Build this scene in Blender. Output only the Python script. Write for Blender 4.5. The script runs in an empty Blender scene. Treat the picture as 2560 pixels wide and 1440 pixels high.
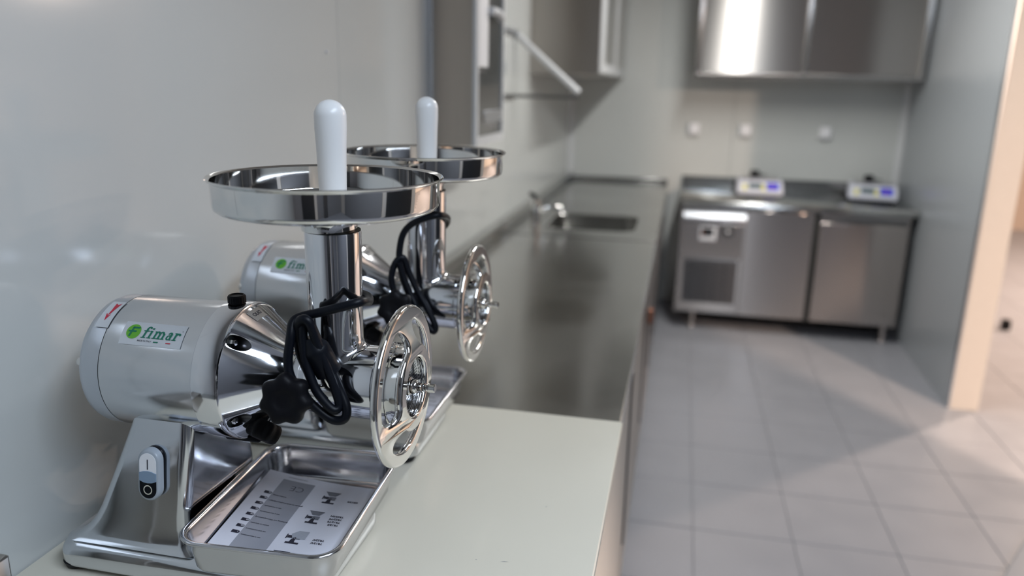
import bpy, bmesh, math, random
from mathutils import Vector, Matrix
random.seed(7)
C = bpy.context.scene.collection
PI = math.pi
CZ = 1.5275                     # camera height above the floor; scene z = CZ + offset
def Z(z): return CZ + z

# ------------------------------------------------------------------ camera
cd = bpy.data.cameras.new('camera'); cam = bpy.data.objects.new('camera', cd); C.objects.link(cam)
cd.sensor_width = 36.0; cd.lens = 27.054; cd.clip_start = .02
right = Vector((.97650, .21390, .01970)); down = Vector((.07270, -.24290, -.96730)); fwd = Vector((-.20210, .94600, -.25290))
right.normalize(); fwd = (fwd - right*fwd.dot(right)).normalized(); up = right.cross(fwd)
M = Matrix((right, up, -fwd)).transposed().to_4x4(); M.translation = (0, 0, CZ)
cam.matrix_world = M
cd.dof.use_dof = True; cd.dof.focus_distance = .98; cd.dof.aperture_fstop = 2.1
bpy.context.scene.camera = cam

# ------------------------------------------------------------------ world, light, exposure
sc = bpy.context.scene
sc.view_settings.view_transform = 'Standard'; sc.view_settings.look = 'None'
sc.view_settings.gamma = 1.0; sc.view_settings.use_curve_mapping = False
sc.view_settings.exposure = 0.26
w = bpy.data.worlds.new('world'); sc.world = w; w.use_nodes = True
w.node_tree.nodes['Background'].inputs[0].default_value = (.55, .62, .72, 1)
w.node_tree.nodes['Background'].inputs[1].default_value = .05

def area(name, loc, size, power, color, rot=(0, 0, 0), spread=PI):
    l = bpy.data.lights.new(name, 'AREA'); l.shape = 'RECTANGLE'; l.size = size[0]; l.size_y = size[1]
    l.energy = power; l.color = color; l.spread = spread
    o = bpy.data.objects.new(name, l); C.objects.link(o); o.location = loc; o.rotation_euler = rot
    return o
area('ceiling_lamp_kitchen', (.40, 3.65, 2.56), (.08, 1.8), 38, (1.0, .995, .97))
area('fill_light_near', (.70, .05, 2.56), (.4, 1.4), 41, (.72, .835, 1.0))  # added fill light, not a known lamp of the room
area('warm_lamp_side_room', (3.2, .70, 2.54), (.14, .14), 330, (1.0, .75, .58))
area('warm_lamp_far_room', (4.4, 6.70, 2.54), (.14, .14), 200, (1.0, .77, .62))
area('warm_fill_middle_room', (3.0, 5.37, 2.54), (.14, .14), 62, (1.0, .78, .63))  # added warm fill to brighten the side room

# ------------------------------------------------------------------ materials
def mat(name, col, rough=.5, metal=0, noise=0, nscale=20, bump=0, bscale=200, aniso=0, coat=0, emit=None, stretch=None, spec=.5, trans=0, ior=1.45, rnoise=0):
    m = bpy.data.materials.new(name); m.use_nodes = True
    nt = m.node_tree; b = nt.nodes['Principled BSDF']
    b.inputs['Base Color'].default_value = (*col, 1); b.inputs['Roughness'].default_value = rough
    b.inputs['Metallic'].default_value = metal; b.inputs['Specular IOR Level'].default_value = spec
    b.inputs['Coat Weight'].default_value = coat; b.inputs['Coat Roughness'].default_value = .12
    b.inputs['Transmission Weight'].default_value = trans; b.inputs['IOR'].default_value = ior
    if aniso:
        b.inputs['Anisotropic'].default_value = aniso
    tc = nt.nodes.new('ShaderNodeTexCoord'); mp = nt.nodes.new('ShaderNodeMapping')
    nt.links.new(tc.outputs['Object'], mp.inputs[0])
    if stretch: mp.inputs['Scale'].default_value = stretch
    if noise or rnoise:
        n = nt.nodes.new('ShaderNodeTexNoise'); n.inputs['Scale'].default_value = nscale; n.inputs['Detail'].default_value = 4
        nt.links.new(mp.outputs[0], n.inputs['Vector'])
    if noise:
        mx = nt.nodes.new('ShaderNodeMix'); mx.data_type = 'RGBA'
        mx.inputs[6].default_value = (*[max(0, c*(1-noise)) for c in col], 1)
        mx.inputs[7].default_value = (*[min(1, c*(1+noise)) for c in col], 1)
        nt.links.new(n.outputs[0], mx.inputs[0]); nt.links.new(mx.outputs[2], b.inputs['Base Color'])
    if rnoise:
        mr = nt.nodes.new('ShaderNodeMapRange'); mr.inputs['To Min'].default_value = max(.02, rough-rnoise); mr.inputs['To Max'].default_value = rough+rnoise
        mr.inputs['From Min'].default_value = .3; mr.inputs['From Max'].default_value = .7
        nt.links.new(n.outputs[0], mr.inputs[0]); nt.links.new(mr.outputs[0], b.inputs['Roughness'])
    if bump:
        n2 = nt.nodes.new('ShaderNodeTexNoise'); n2.inputs['Scale'].default_value = bscale; n2.inputs['Detail'].default_value = 3
        bp = nt.nodes.new('ShaderNodeBump'); bp.inputs['Strength'].default_value = bump; bp.inputs['Distance'].default_value = .001
        nt.links.new(mp.outputs[0], n2.inputs['Vector']); nt.links.new(n2.outputs[0], bp.inputs['Height']); nt.links.new(bp.outputs[0], b.inputs['Normal'])
    if emit:
        b.inputs['Emission Color'].default_value = (*emit[:3], 1); b.inputs['Emission Strength'].default_value = emit[3]
    return m
def brushed(name, col, rough, vertical=True):
    """brushed steel: highlights are drawn out along one direction"""
    m = mat(name, col, rough, 1, noise=.05, nscale=6, stretch=(18, 18, .5) if vertical else (.5, 18, 18))
    b = m.node_tree.nodes['Principled BSDF']; tn = m.node_tree.nodes.new('ShaderNodeTangent'); tn.direction_type = 'RADIAL'; tn.axis = 'Z'
    m.node_tree.links.new(tn.outputs[0], b.inputs['Tangent']); b.inputs['Anisotropic'].default_value = 1.0
    b.inputs['Anisotropic Rotation'].default_value = .25 if vertical else 0
    return m
MT = {}
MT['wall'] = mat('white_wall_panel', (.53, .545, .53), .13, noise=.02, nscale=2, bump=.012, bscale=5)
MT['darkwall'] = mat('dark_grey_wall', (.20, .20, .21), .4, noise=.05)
MT['shadedpanel'] = mat('shaded_wall_panel', (.355, .38, .40), .30, noise=.02, nscale=2)  # same panel as the other walls, shade put into its colour
MT['wellin'] = mat('shaded_well_metal', (.10, .10, .11), .3, 1, noise=.05)  # shade inside the screw wells put into the metal colour
MT['plinth'] = mat('blue_grey_paint', (.19, .21, .24), .4, noise=.03)
MT['joint'] = mat('panel_joint', (.30, .31, .31), .5, noise=.05)
MT['jamb'] = mat('painted_wall_end', (.60, .55, .50), .45, noise=.03)
MT['trim'] = mat('white_plastic_trim', (.58, .59, .60), .3, noise=.02)
MT['alutrim'] = mat('aluminium_trim', (.62, .64, .67), .35, 1, noise=.03)
MT['tile'] = mat('grey_floor_tile', (.280, .282, .304), .38, noise=.05, nscale=5, bump=.05, bscale=90, rnoise=.06)
MT['grout'] = mat('grey_grout', (.235, .235, .25), .8, noise=.08)
MT['ceil'] = mat('white_ceiling', (.42, .43, .43), .6, noise=.02)
MT['dark'] = mat('dark_appliance', (.02, .021, .024), .4, noise=.1)
MT['polish'] = mat('polished_aluminium', (.74, .75, .78), .085, 1, noise=.03, nscale=8, rnoise=.03, bump=.05, bscale=30)
MT['mirror'] = mat('polished_steel', (.74, .73, .71), .05, 1, noise=.02, nscale=10, rnoise=.015)
MT['satin'] = mat('satin_aluminium_housing', (.66, .675, .70), .15, 1, noise=.03, nscale=10, rnoise=.03)
MT['cap'] = mat('matt_aluminium_end_cap', (.60, .63, .68), .33, 1, noise=.03, nscale=10)
MT['cast'] = mat('polished_cast_base', (.66, .68, .71), .11, 1, noise=.05, nscale=14, rnoise=.04, bump=.05, bscale=25)
MT['tray'] = mat('stainless_tray', (.55, .55, .57), .16, 1, noise=.05, nscale=18, rnoise=.06, bump=.05, bscale=40)
MT['worktop'] = mat('stainless_worktop', (.48, .48, .465), .20, 1, noise=.04, nscale=3, rnoise=.05, bump=.03, bscale=30)
MT['steelv'] = brushed('brushed_steel_vertical', (.48, .452, .422), .32)
MT['steelf'] = brushed('brushed_steel_front', (.55, .50, .465), .20)
MT['steelh'] = brushed('brushed_steel_horizontal', (.56, .54, .52), .24, False)
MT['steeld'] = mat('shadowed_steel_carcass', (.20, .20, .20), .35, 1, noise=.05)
MT['board'] = mat('white_polyethylene', (.61, .58, .485), .34, noise=.02, nscale=4, bump=.05, bscale=120, rnoise=.05)
MT['plastic'] = mat('white_nylon', (.74, .73, .71), .30, noise=.01)
MT['black'] = mat('black_plastic', (.003, .003, .0045), .5, spec=.18, noise=.1, bump=.1, bscale=300)
MT['rubber'] = mat('black_rubber', (.003, .004, .007), .42, spec=.22, noise=.1, nscale=60)
MT['gsk'] = mat('dark_gap', (.005, .008, .008), .6, noise=.1)
MT['label'] = mat('white_sticker', (.60, .62, .64), .3, noise=.01)
MT['slabel'] = mat('silver_sticker', (.50, .49, .46), .35, noise=.02)
MT['green'] = mat('green_print', (.004, .17, .10), .35, noise=.02)
MT['lime'] = mat('lime_print', (.13, .44, .03), .35, noise=.02)
MT['red'] = mat('red_print', (.55, .02, .05), .35, noise=.02)
MT['ink'] = mat('black_print', (.015, .015, .03), .45, noise=.02)
MT['greyink'] = mat('grey_print', (.27, .28, .32), .45, noise=.06, nscale=14)
MT['midink'] = mat('mid_grey_print', (.16, .17, .20), .45, noise=.15, nscale=160)
MT['lightink'] = mat('light_grey_print', (.33, .35, .40), .45, noise=.1, nscale=120)
MT['paper'] = mat('white_paper', (.60, .61, .68), .42, noise=.015)
MT['swgrey'] = mat('grey_switch_plastic', (.34, .375, .415), .35, noise=.02)
MT['swwhite'] = mat('white_switch_plastic', (.80, .80, .82), .3, noise=.02)
MT['swblue'] = mat('blue_grey_lens', (.22, .30, .40), .25, noise=.02)
MT['cream'] = mat('cream_print', (.62, .60, .50), .4, noise=.02)
MT['scale'] = mat('white_scale_plastic', (.60, .61, .68), .35, noise=.02)
MT['sblue'] = mat('blue_sticker', (.02, .05, .62), .35, noise=.02)
MT['syel'] = mat('yellow_buttons', (.72, .66, .06), .4, noise=.02)
MT['sgrey'] = mat('grey_lcd', (.10, .14, .15), .3, noise=.02)
MT['pink'] = mat('magenta_print', (.45, .08, .30), .4, noise=.02)
MT['glassd'] = mat('tinted_glass', (.05, .055, .055), .06, noise=.02, coat=.5)
MT['brownwall'] = mat('brown_far_wall', (.42, .33, .27), .6, noise=.03)
MT['slat'] = mat('dark_grey_slats', (.12, .12, .13), .5, noise=.05)
MT['rust'] = mat('copper_latch', (.35, .16, .10), .4, 1, noise=.1)

# ------------------------------------------------------------------ geometry helpers
class G:
    """collects vertices and faces; each face may carry a material slot"""
    def __init__(s): s.v = []; s.f = []; s.m = []
    def add(s, v, f, m=0):
        o = len(s.v); s.v += [tuple(p) for p in v]; s.f += [tuple(i+o for i in q) for q in f]; s.m += [m]*len(f); return s
    def box(s, x0, x1, y0, y1, z0, z1, m=0):
        v = [(x, y, z) for z in (z0, z1) for y in (y0, y1) for x in (x0, x1)]
        return s.add(v, [(0, 2, 3, 1), (4, 5, 7, 6), (0, 1, 5, 4), (2, 6, 7, 3), (0, 4, 6, 2), (1, 3, 7, 5)], m)
    def loft(s, loops, cap0=True, cap1=True, m=0):
        n = len(loops[0]); v = [p for L in loops for p in L]; f = []
        for i in range(len(loops)-1):
            for j in range(n):
                k = (j+1) % n; f.append((i*n+j, i*n+k, (i+1)*n+k, (i+1)*n+j))
        if cap0: f.append(tuple(range(n-1, -1, -1)))
        if cap1: f.append(tuple((len(loops)-1)*n+j for j in range(n)))
        return s.add(v, f, m)
    def lathe(s, prof, seg=64, axis='z', c=(0, 0, 0), m=0, cap0=True, cap1=True):
        """prof: list of (distance along the axis, radius)"""
        loops = []
        for a, r in prof:
            L = []
            for j in range(seg):
                t = 2*PI*j/seg; p, q = r*math.cos(t), r*math.sin(t)
                if axis == 'z': L.append((c[0]+p, c[1]+q, c[2]+a))
                elif axis == 'x': L.append((c[0]+a, c[1]+p, c[2]+q))
                else: L.append((c[0]+q, c[1]+a, c[2]+p))
            loops.append(L)
        return s.loft(loops, cap0 and prof[0][1] > 0, cap1 and prof[-1][1] > 0, m)
    def tube(s, pts, r, seg=14, sub=6, m=0, closed=False):
        """smooth round tube through the points"""
        P = [Vector(p) for p in pts]; Q = []
        n = len(P)
        for i in range(n-1):
            a, b, c_, d = P[max(i-1, 0)], P[i], P[i+1], P[min(i+2, n-1)]
            for k in range(sub):
                t = k/sub
                Q.append(.5*((2*b)+(c_-a)*t+(2*a-5*b+4*c_-d)*t*t+(3*b-a-3*c_+d)*t**3))
        Q.append(P[-1]); loops = []; nrm = None
        for i, q in enumerate(Q):
            T = (Q[min(i+1, len(Q)-1)]-Q[max(i-1, 0)]).normalized()
            if nrm is None: nrm = T.orthogonal().normalized()
            nrm = (nrm-T*nrm.dot(T)).normalized(); bn = T.cross(nrm)
            rr = r if not callable(r) else r(i/(len(Q)-1))
            loops.append([tuple(q+nrm*rr*math.cos(2*PI*j/seg)+bn*rr*math.sin(2*PI*j/seg)) for j in range(seg)])
        return s.loft(loops, True, True, m)
    def map(s, fn): s.v = [tuple(fn(*p)) for p in s.v]; return s
    def obj(s, name, mats, parent=None, smooth=35, bevel=0, bseg=2, loc=None):
        me = bpy.data.meshes.new(name); me.from_pydata(s.v, [], s.f)
        mats = mats if isinstance(mats, (list, tuple)) else [mats]
        for m in mats: me.materials.append(MT[m] if isinstance(m, str) else m)
        if len(mats) > 1: me.polygons.foreach_set('material_index', s.m)
        bm = bmesh.new(); bm.from_mesh(me); bmesh.ops.recalc_face_normals(bm, faces=bm.faces); bm.to_mesh(me); bm.free()
        if smooth:
            me.polygons.foreach_set('use_smooth', [True]*len(me.polygons)); me.set_sharp_from_angle(angle=math.radians(smooth))
        me.update()
        o = bpy.data.objects.new(name, me); C.objects.link(o)
        if parent: o.parent = parent
        if loc: o.location = loc
        if bevel:
            b = o.modifiers.new('bevel', 'BEVEL'); b.width = bevel; b.segments = bseg; b.limit_method = 'ANGLE'; b.angle_limit = math.radians(40)
        return o
def thing(name, label, cat, loc=(0, 0, 0), rz=0, group=None):
    o = bpy.data.objects.new(name, None); C.objects.link(o); o.location = loc; o.rotation_euler = (0, 0, rz)
    o.empty_display_size = .05
    return tag(o, label, cat, group)
def tag(o, label, cat, group=None):
    o['label'] = label; o['category'] = cat
    if group: o['group'] = group
    return o
def struct(o): o['kind'] = 'structure'; return o
def rrect(x0, x1, y0, y1, r, z, n=7):
    L = []
    for cx, cy, a in ((x1-r, y1-r, 0), (x0+r, y1-r, 90), (x0+r, y0+r, 180), (x1-r, y0+r, 270)):
        for k in range(n+1):
            t = math.radians(a+90*k/n); L.append((cx+r*math.cos(t), cy+r*math.sin(t), z))
    return L

# flat print: shapes drawn in (u, v), cut into narrow strips and wrapped onto a surface
def text_mesh(txt, size, shear=0, bold=0, align='CENTER'):
    c = bpy.data.curves.new('t', 'FONT'); c.body = txt; c.size = size; c.shear = shear; c.offset = bold; c.align_x = align; c.align_y = 'CENTER'; c.resolution_u = 3
    o = bpy.data.objects.new('t', c); C.objects.link(o); bpy.context.view_layer.update()
    me = bpy.data.meshes.new_from_object(o.evaluated_get(bpy.context.evaluated_depsgraph_get()))
    v = [tuple(p.co) for p in me.vertices]; f = [tuple(p.vertices) for p in me.polygons]
    bpy.data.objects.remove(o); bpy.data.curves.remove(c); bpy.data.meshes.remove(me)
    return v, f
def curve_plate(splines, extrude, bevel=0, bres=2):
    """plate filled between closed outlines (holes allowed), with thickness and rounded edge"""
    c = bpy.data.curves.new('c', 'CURVE'); c.dimensions = '2D'; c.fill_mode = 'BOTH'; c.extrude = extrude; c.bevel_depth = bevel; c.bevel_resolution = bres
    for S in splines:
        sp = c.splines.new('POLY'); sp.points.add(len(S)-1); sp.use_cyclic_u = True
        for i, p in enumerate(S): sp.points[i].co = (p[0], p[1], 0, 1)
    o = bpy.data.objects.new('c', c); C.objects.link(o); bpy.context.view_layer.update()
    me = bpy.data.meshes.new_from_object(o.evaluated_get(bpy.context.evaluated_depsgraph_get()))
    v = [tuple(p.co) for p in me.vertices]; f = [tuple(p.vertices) for p in me.polygons]
    bpy.data.objects.remove(o); bpy.data.curves.remove(c); bpy.data.meshes.remove(me)
    return v, f
class P2:
    """flat print made of rectangles, polygons, bands and text in (u, v)"""
    def __init__(s): s.g = G()
    def rect(s, x0, x1, y0, y1, h=0): s.g.add([(x0, y0, h), (x1, y0, h), (x1, y1, h), (x0, y1, h)], [(0, 1, 2, 3)]); return s
    def poly(s, pts, h=0): s.g.add([(p[0], p[1], h) for p in pts], [tuple(range(len(pts)))]); return s
    def disc(s, cx, cy, r, h=0, n=32): return s.poly([(cx+r*math.cos(2*PI*k/n), cy+r*math.sin(2*PI*k/n)) for k in range(n)], h)
    def band(s, cx, cy, ro, ri, a0, a1, sx=1, six=None, n=14, h=0):
        six = sx if six is None else six; v = []; f = []
        for k in range(n+1):
            t = math.radians(a0+(a1-a0)*k/n)
            v += [(cx+ro*sx*math.cos(t), cy+ro*math.sin(t), h), (cx+ri*six*math.cos(t), cy+ri*math.sin(t), h)]
        for k in range(n): f.append((2*k, 2*k+2, 2*k+3, 2*k+1))
        s.g.add(v, f); return s
    def text(s, t, x, y, size, shear=0, bold=0, rot=0, align='CENTER', h=0):
        v, f = text_mesh(t, size, shear, bold, align); c, n = math.cos(rot), math.sin(rot)
        s.g.add([(x+c*p[0]-n*p[1], y+n*p[0]+c*p[1], h) for p in v], f); return s
    def wrap(s, name, m, fn, parent, step=0, stepu=0):
        if step or stepu:
            me = bpy.data.meshes.new('x'); me.from_pydata(s.g.v, [], s.g.f); bm = bmesh.new(); bm.from_mesh(me)
            for st, ax in ((step, 1), (stepu, 0)):
                if not st: continue
                lo = min(p[ax] for p in s.g.v); hi = max(p[ax] for p in s.g.v); k = math.floor(lo/st)+1
                while k*st < hi:
                    no = (0, 1, 0) if ax else (1, 0, 0); co = (0, k*st, 0) if ax else (k*st, 0, 0)
                    bmesh.ops.bisect_plane(bm, geom=bm.verts[:]+bm.edges[:]+bm.faces[:], plane_co=co, plane_no=no); k += 1
            bm.verts.index_update()
            s.g = G(); s.g.add([tuple(v.co) for v in bm.verts], [tuple(v.index for v in f.verts) for f in bm.faces]); bm.free(); bpy.data.meshes.remove(me)
        s.g.map(fn); return s.g.obj(name, m, parent, smooth=0)

# ------------------------------------------------------------------ the setting
XL, XR, YB, HC = -.811, 1.410, 5.70, 2.60
YJ = 4.00                                                       # the end of the right wall
XJ = 1.545
def slab(name, x0, x1, y0, y1, z0, z1, m): return struct(G().box(x0, x1, y0, y1, z0, z1).obj(name, m, smooth=0))
floor = slab('floor', -1.0, 6.5, -4.0, 10.2, -.10, -.004, 'grout')
TS = .3450
tile_mesh = None
def tile(i, j):
    global tile_mesh
    if tile_mesh is None:
        h = TS/2-.0015; tile_mesh = G().loft([[(-h, -h, -.006), (h, -h, -.006), (h, h, -.006), (-h, h, -.006)], [(-h, -h, -.001), (h, -h, -.001), (h, h, -.001), (-h, h, -.001)],
            [(-h+.001, -h+.001, 0), (h-.001, -h+.001, 0), (h-.001, h-.001, 0), (-h+.001, h-.001, 0)]], False).obj('tile', 'tile', floor, smooth=0)
        o = tile_mesh
    else:
        o = bpy.data.objects.new('tile', tile_mesh.data); C.objects.link(o); o.parent = floor
    o.location = (.1375+TS*(i+.5), 2.555+TS*(j+.5), random.uniform(-.0003, .0003))
cnt = 0
for j in range(-3, 13):
    for i in range(-1, 17):
        x = .1375+TS*i; y = 2.555+TS*j
        if x+TS < 2.2 and y > 5.75: continue
        if i < 4 and y+TS > 5.75+TS: continue
        if i >= 4 and y < 2.0 and i > 6: continue
        if x > .9*y - .3 + .8: continue
        tile(i, j); cnt += 1
# tiles that the frame does not show: one joined field in front of and beyond the counted ones
gf = G()
for j in range(-16, -3):
    for i in range(-3, 16):
        x = .1375+TS*i; y = 2.555+TS*j; gf.box(x+.002, x+TS-.002, y+.002, y+TS-.002, -.0045, 0)
for j in range(13, 22):
    for i in range(4, 16):
        x = .1375+TS*i; y = 2.555+TS*j; gf.box(x+.002, x+TS-.002, y+.002, y+TS-.002, -.0045, 0)
o = gf.obj('tile_field', 'tile', floor, smooth=0); o['kind'] = 'stuff'
slab('ceiling', -1.0, 6.5, -4.0, 10.2, HC, HC+.1, 'ceil')
wl = slab('wall_left', XL-.12, XL-.006, -4.0, YB+.1, 0, HC, 'joint')
for a, b in ((-3.9, -2.83), (-2.827, -1.68), (-1.677, -.53), (-.527, .6215), (.6235, 1.7722), (1.7742, 2.922), (2.924, 4.072), (4.074, YB)):
    G().box(XL-.006, XL, a, b, 0, HC).obj('panel', 'wall', wl, smooth=0)
wb = slab('wall_back', XL-.1, XJ+.041, YB+.006, YB+.12, 0, HC, 'joint')
for a, b in ((XL, .338), (.341, XR+.045)): G().box(a, b, YB, YB+.006, 0, HC).obj('panel', 'wall', wb, smooth=0)
lean = lambda x, y, z: (x+(y-YJ)*.024, y, z)                       # the right wall is not quite square to the back wall
wr = struct(G().box(XR+.004, XJ-.003, YJ+.003, YB+.006, 0, HC).map(lean).obj('wall_right', 'joint', smooth=0))
G().box(XR, XR+.004, YJ+.02, YB, 0, HC).map(lean).obj('panel', 'shadedpanel', wr, smooth=0)
G().box(XR+.006, XJ, YJ, YJ+.003, 0, HC).obj('wall_end_panel', 'jamb', wr, smooth=0)
G().box(XJ-.003, XJ, YJ+.003, YB+.006, 0, HC).map(lean).obj('outer_face', 'jamb', wr, smooth=0)
# rounded coves in the corners and the aluminium profile on the wall end
def cove(name, x, y, sx, sy):
    g = G(); r = .035; v0 = []; v1 = []
    for k in range(7):
        t = PI/2*k/6; v0.append((x+sx*(r-r*math.sin(t)), y+sy*(r-r*math.cos(t)), .0)); v1.append((v0[-1][0], v0[-1][1], HC))
    v0.append((x, y, 0)); v1.append((x, y, HC))
    return struct(g.loft([v0, v1]).obj(name, 'trim'))
cove('trim_1', XL+.0005, YB-.0005, 1, -1); cove('trim_2', XR+.0405, YB-.0005, -1, -1)
struct(G().box(XR-.003, XR+.006, YJ-.003, YJ+.034, 0, HC).obj('trim_3', 'alutrim', smooth=0))
slab('wall_near', -1.0, 6.5, -2.4, -2.3, 0, HC, 'darkwall')
slab('wall_far', XJ, 6.5, 10.1, 10.2, 0, HC, 'brownwall')
slab('wall_side', 6.4, 6.5, -4.0, 10.2, 0, HC, 'jamb')
slab('light_block_wall', 2.02, 2.14, -4.0, 2.265, 0, HC, 'jamb')  # unseen wall added to cut off the side room light
slab('dark_reflection_slab_1', -.35, .28, -2.296, -2.25, 0, 2.5, 'dark')  # unseen dark slab, added to be mirrored in the polished metal
slab('cream_reflection_strip', .285, .42, -2.296, -2.24, 0, 2.5, 'jamb')  # unseen cream strip added for its reflection
slab('steel_reflection_strip', .80, 1.02, -2.296, -2.24, 0, 2.5, 'steeld')  # unseen strip added for its reflection
slab('dark_reflection_slab_2', 1.98, 2.016, .55, 1.95, 0, 2.3, 'dark')  # unseen slab added to darken the reflections
slab('dark_reflection_slab_3', 1.98, 2.016, -1.9, .35, 0, 2.3, 'darkwall')  # another unseen slab added to darken the reflections

# ------------------------------------------------------------------ worktop units along the left wall
WT = Z(-.65)                                                     # top of the worktop
t = thing('counter_unit', 'long stainless steel base unit with doors under the cutting board', 'cabinet', (0, 0, 0))
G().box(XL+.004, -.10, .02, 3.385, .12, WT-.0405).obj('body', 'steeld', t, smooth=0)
for a, b in ((.05, .975), (1.00, 1.915), (1.940, 2.745), (2.770, 3.37)):
    d = G().box(-.10, -.084, a, b, .14, WT-.065).obj('door', 'steelv', t, bevel=.002)
    G().box(-.0995, -.0790, b+.002, b+.021, .30, WT-.066).obj('door_gap_shade', 'steeld', d, bevel=.002)  # dark strip in place of the shaded gap between doors
for x in (XL+.08, -.16):
    for y in (.12, 1.7, 3.3): G().lathe([(0, .02), (.02, .02), (.025, .016), (.12, .016)], 20, c=(x, y, 0)).obj('leg', 'steelv', t)
o = tag(G().box(-.0835, -.0665, 3.06, 3.10, .60, .66).obj('door_latch', 'rust', bevel=.003), 'small reddish latch on the unit front below the worktop edge', 'latch')
def worktop(name, label, y0, y1, up0, basin=None):
    t = thing(name, label, 'worktop')
    x0, x1 = XL+.002, -.079
    if not basin:
        g = G().loft([rrect(x0, x1, y0, y1, .003, WT-.04, 3), rrect(x0, x1, y0, y1, .003, WT-.003, 3), rrect(x0+.003, x1-.003, y0+.003, y1-.003, .002, WT, 3)])
    else:
        bx0, bx1, by0, by1 = basin; g = G()
        ro = rrect(x0+.05, x1, y0, y1, .003, WT, 6); ri = rrect(bx0, bx1, by0, by1, .07, WT, 6)
        lip = rrect(bx0+.006, bx1-.006, by0+.006, by1-.006, .064, WT-.006, 6)
        g.loft([rrect(x0+.05, x1, y0, y1, .003, WT-.04, 6), ro, ri, lip,
                rrect(bx0+.008, bx1-.008, by0+.008, by1-.008, .06, WT-.15, 6), rrect(bx0+.035, bx1-.035, by0+.035, by1-.035, .04, WT-.175, 6)], False, True)
    g.obj('top', 'worktop', t, smooth=40)
    G().box(x0, x0+.045, max(up0, y0), y1, WT-.04 if basin else WT+.0005, WT+.052).obj('upstand', 'worktop', t, bevel=.004)
    return t
worktop('steel_worktop', 'long brushed steel worktop between the cutting board and the sink', .02, 3.388, 1.42)
sk = worktop('sink_worktop', 'steel worktop with a rounded sink basin near the back wall', 3.404, 5.695, 3.398, (-.63, -.190, 3.60, 4.08))
G().box(XL+.05, -.082, 5.655, 5.695, WT+.0005, WT+.03).obj('back_upstand', 'worktop', sk, bevel=.004)
G().lathe([(-.1745, .032), (-.172, .032), (-.172, .02), (-.1735, .018)], 24, c=(-.39, 3.85, WT)).obj('drain', 'mirror', sk)
t = thing('sink_unit', 'stainless steel base unit under the sink basin', 'cabinet')
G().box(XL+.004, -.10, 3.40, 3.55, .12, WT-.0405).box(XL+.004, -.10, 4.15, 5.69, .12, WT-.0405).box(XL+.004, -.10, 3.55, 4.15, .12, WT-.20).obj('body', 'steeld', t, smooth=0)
for a, b in ((3.42, 3.865), (3.89, 4.78), (4.80, 5.66)):
    d = G().box(-.10, -.084, a, b, .14, WT-.065).obj('door', 'steelv', t, bevel=.002)
    G().box(-.0995, -.0790, b+.002, b+.021, .30, WT-.066).obj('door_gap_shade', 'steeld', d, bevel=.002)  # dark strip for the shade of the door gap
for x in (XL+.08, -.16):
    for y in (3.48, 5.6): G().lathe([(0, .02), (.02, .02), (.025, .016), (.12, .016)], 20, c=(x, y, 0)).obj('leg', 'steelv', t)
# tap at the wall side of the basin
t = thing('sink_tap', 'chrome mixer tap standing behind the sink basin', 'tap', (-.672, 3.665, WT))
G().lathe([(.0006, .026), (.006, .026), (.010, .021), (.085, .020), (.095, .022), (.118, .021), (.124, .014)], 32).obj('tap_body', 'mirror', t)
G().tube([(.012, 0, .070), (.05, .012, .085), (.10, .03, .088), (.14, .045, .070)], .010, 14).obj('spout', 'mirror', t)
G().tube([(0, 0, .124), (-.008, -.004, .140), (-.030, -.015, .155)], .010, 10).obj('tap_lever', 'black', t)

# ------------------------------------------------------------------ the cutting board
BT = Z(-.63)
g = G().loft([rrect(XL+.001, -.074, .28, 1.408, .004, WT+.0003, 3), rrect(XL+.001, -.0735, .28, 1.408, .004, BT-.002, 3), rrect(XL+.003, -.0755, .282, 1.406, .003, BT, 3)])
bd = g.obj('cutting_board', 'board'); tag(bd, 'thick white plastic cutting board under the two meat grinders', 'cutting board')
for x, y, l, a in ((-.196, .905, .006, .3), (-.165, 1.06, .003, 1), (-.235, .90, .0015, 0)):
    c, s_ = math.cos(a), math.sin(a)
    G().add([(x-l*c, y-l*s_, BT+.0002), (x, y-.0006, BT+.0002), (x+l*c, y+l*s_*.2, BT+.0002), (x, y+.0006, BT+.0002)], [(0, 1, 2, 3)]).obj('scratch', 'midink', bd, smooth=0)
# a stainless box whose corner shows at the lower left
g = G().loft([rrect(XL+.004, -.712, .36, .632, .004, BT+.0003, 3), rrect(XL+.004, -.712, .36, .632, .004, Z(-.527), 3), rrect(XL+.006, -.714, .362, .630, .003, Z(-.525), 3)])
tag(g.obj('steel_box', 'steelv'), 'corner of a brushed steel box against the wall at the lower left', 'box')

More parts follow.
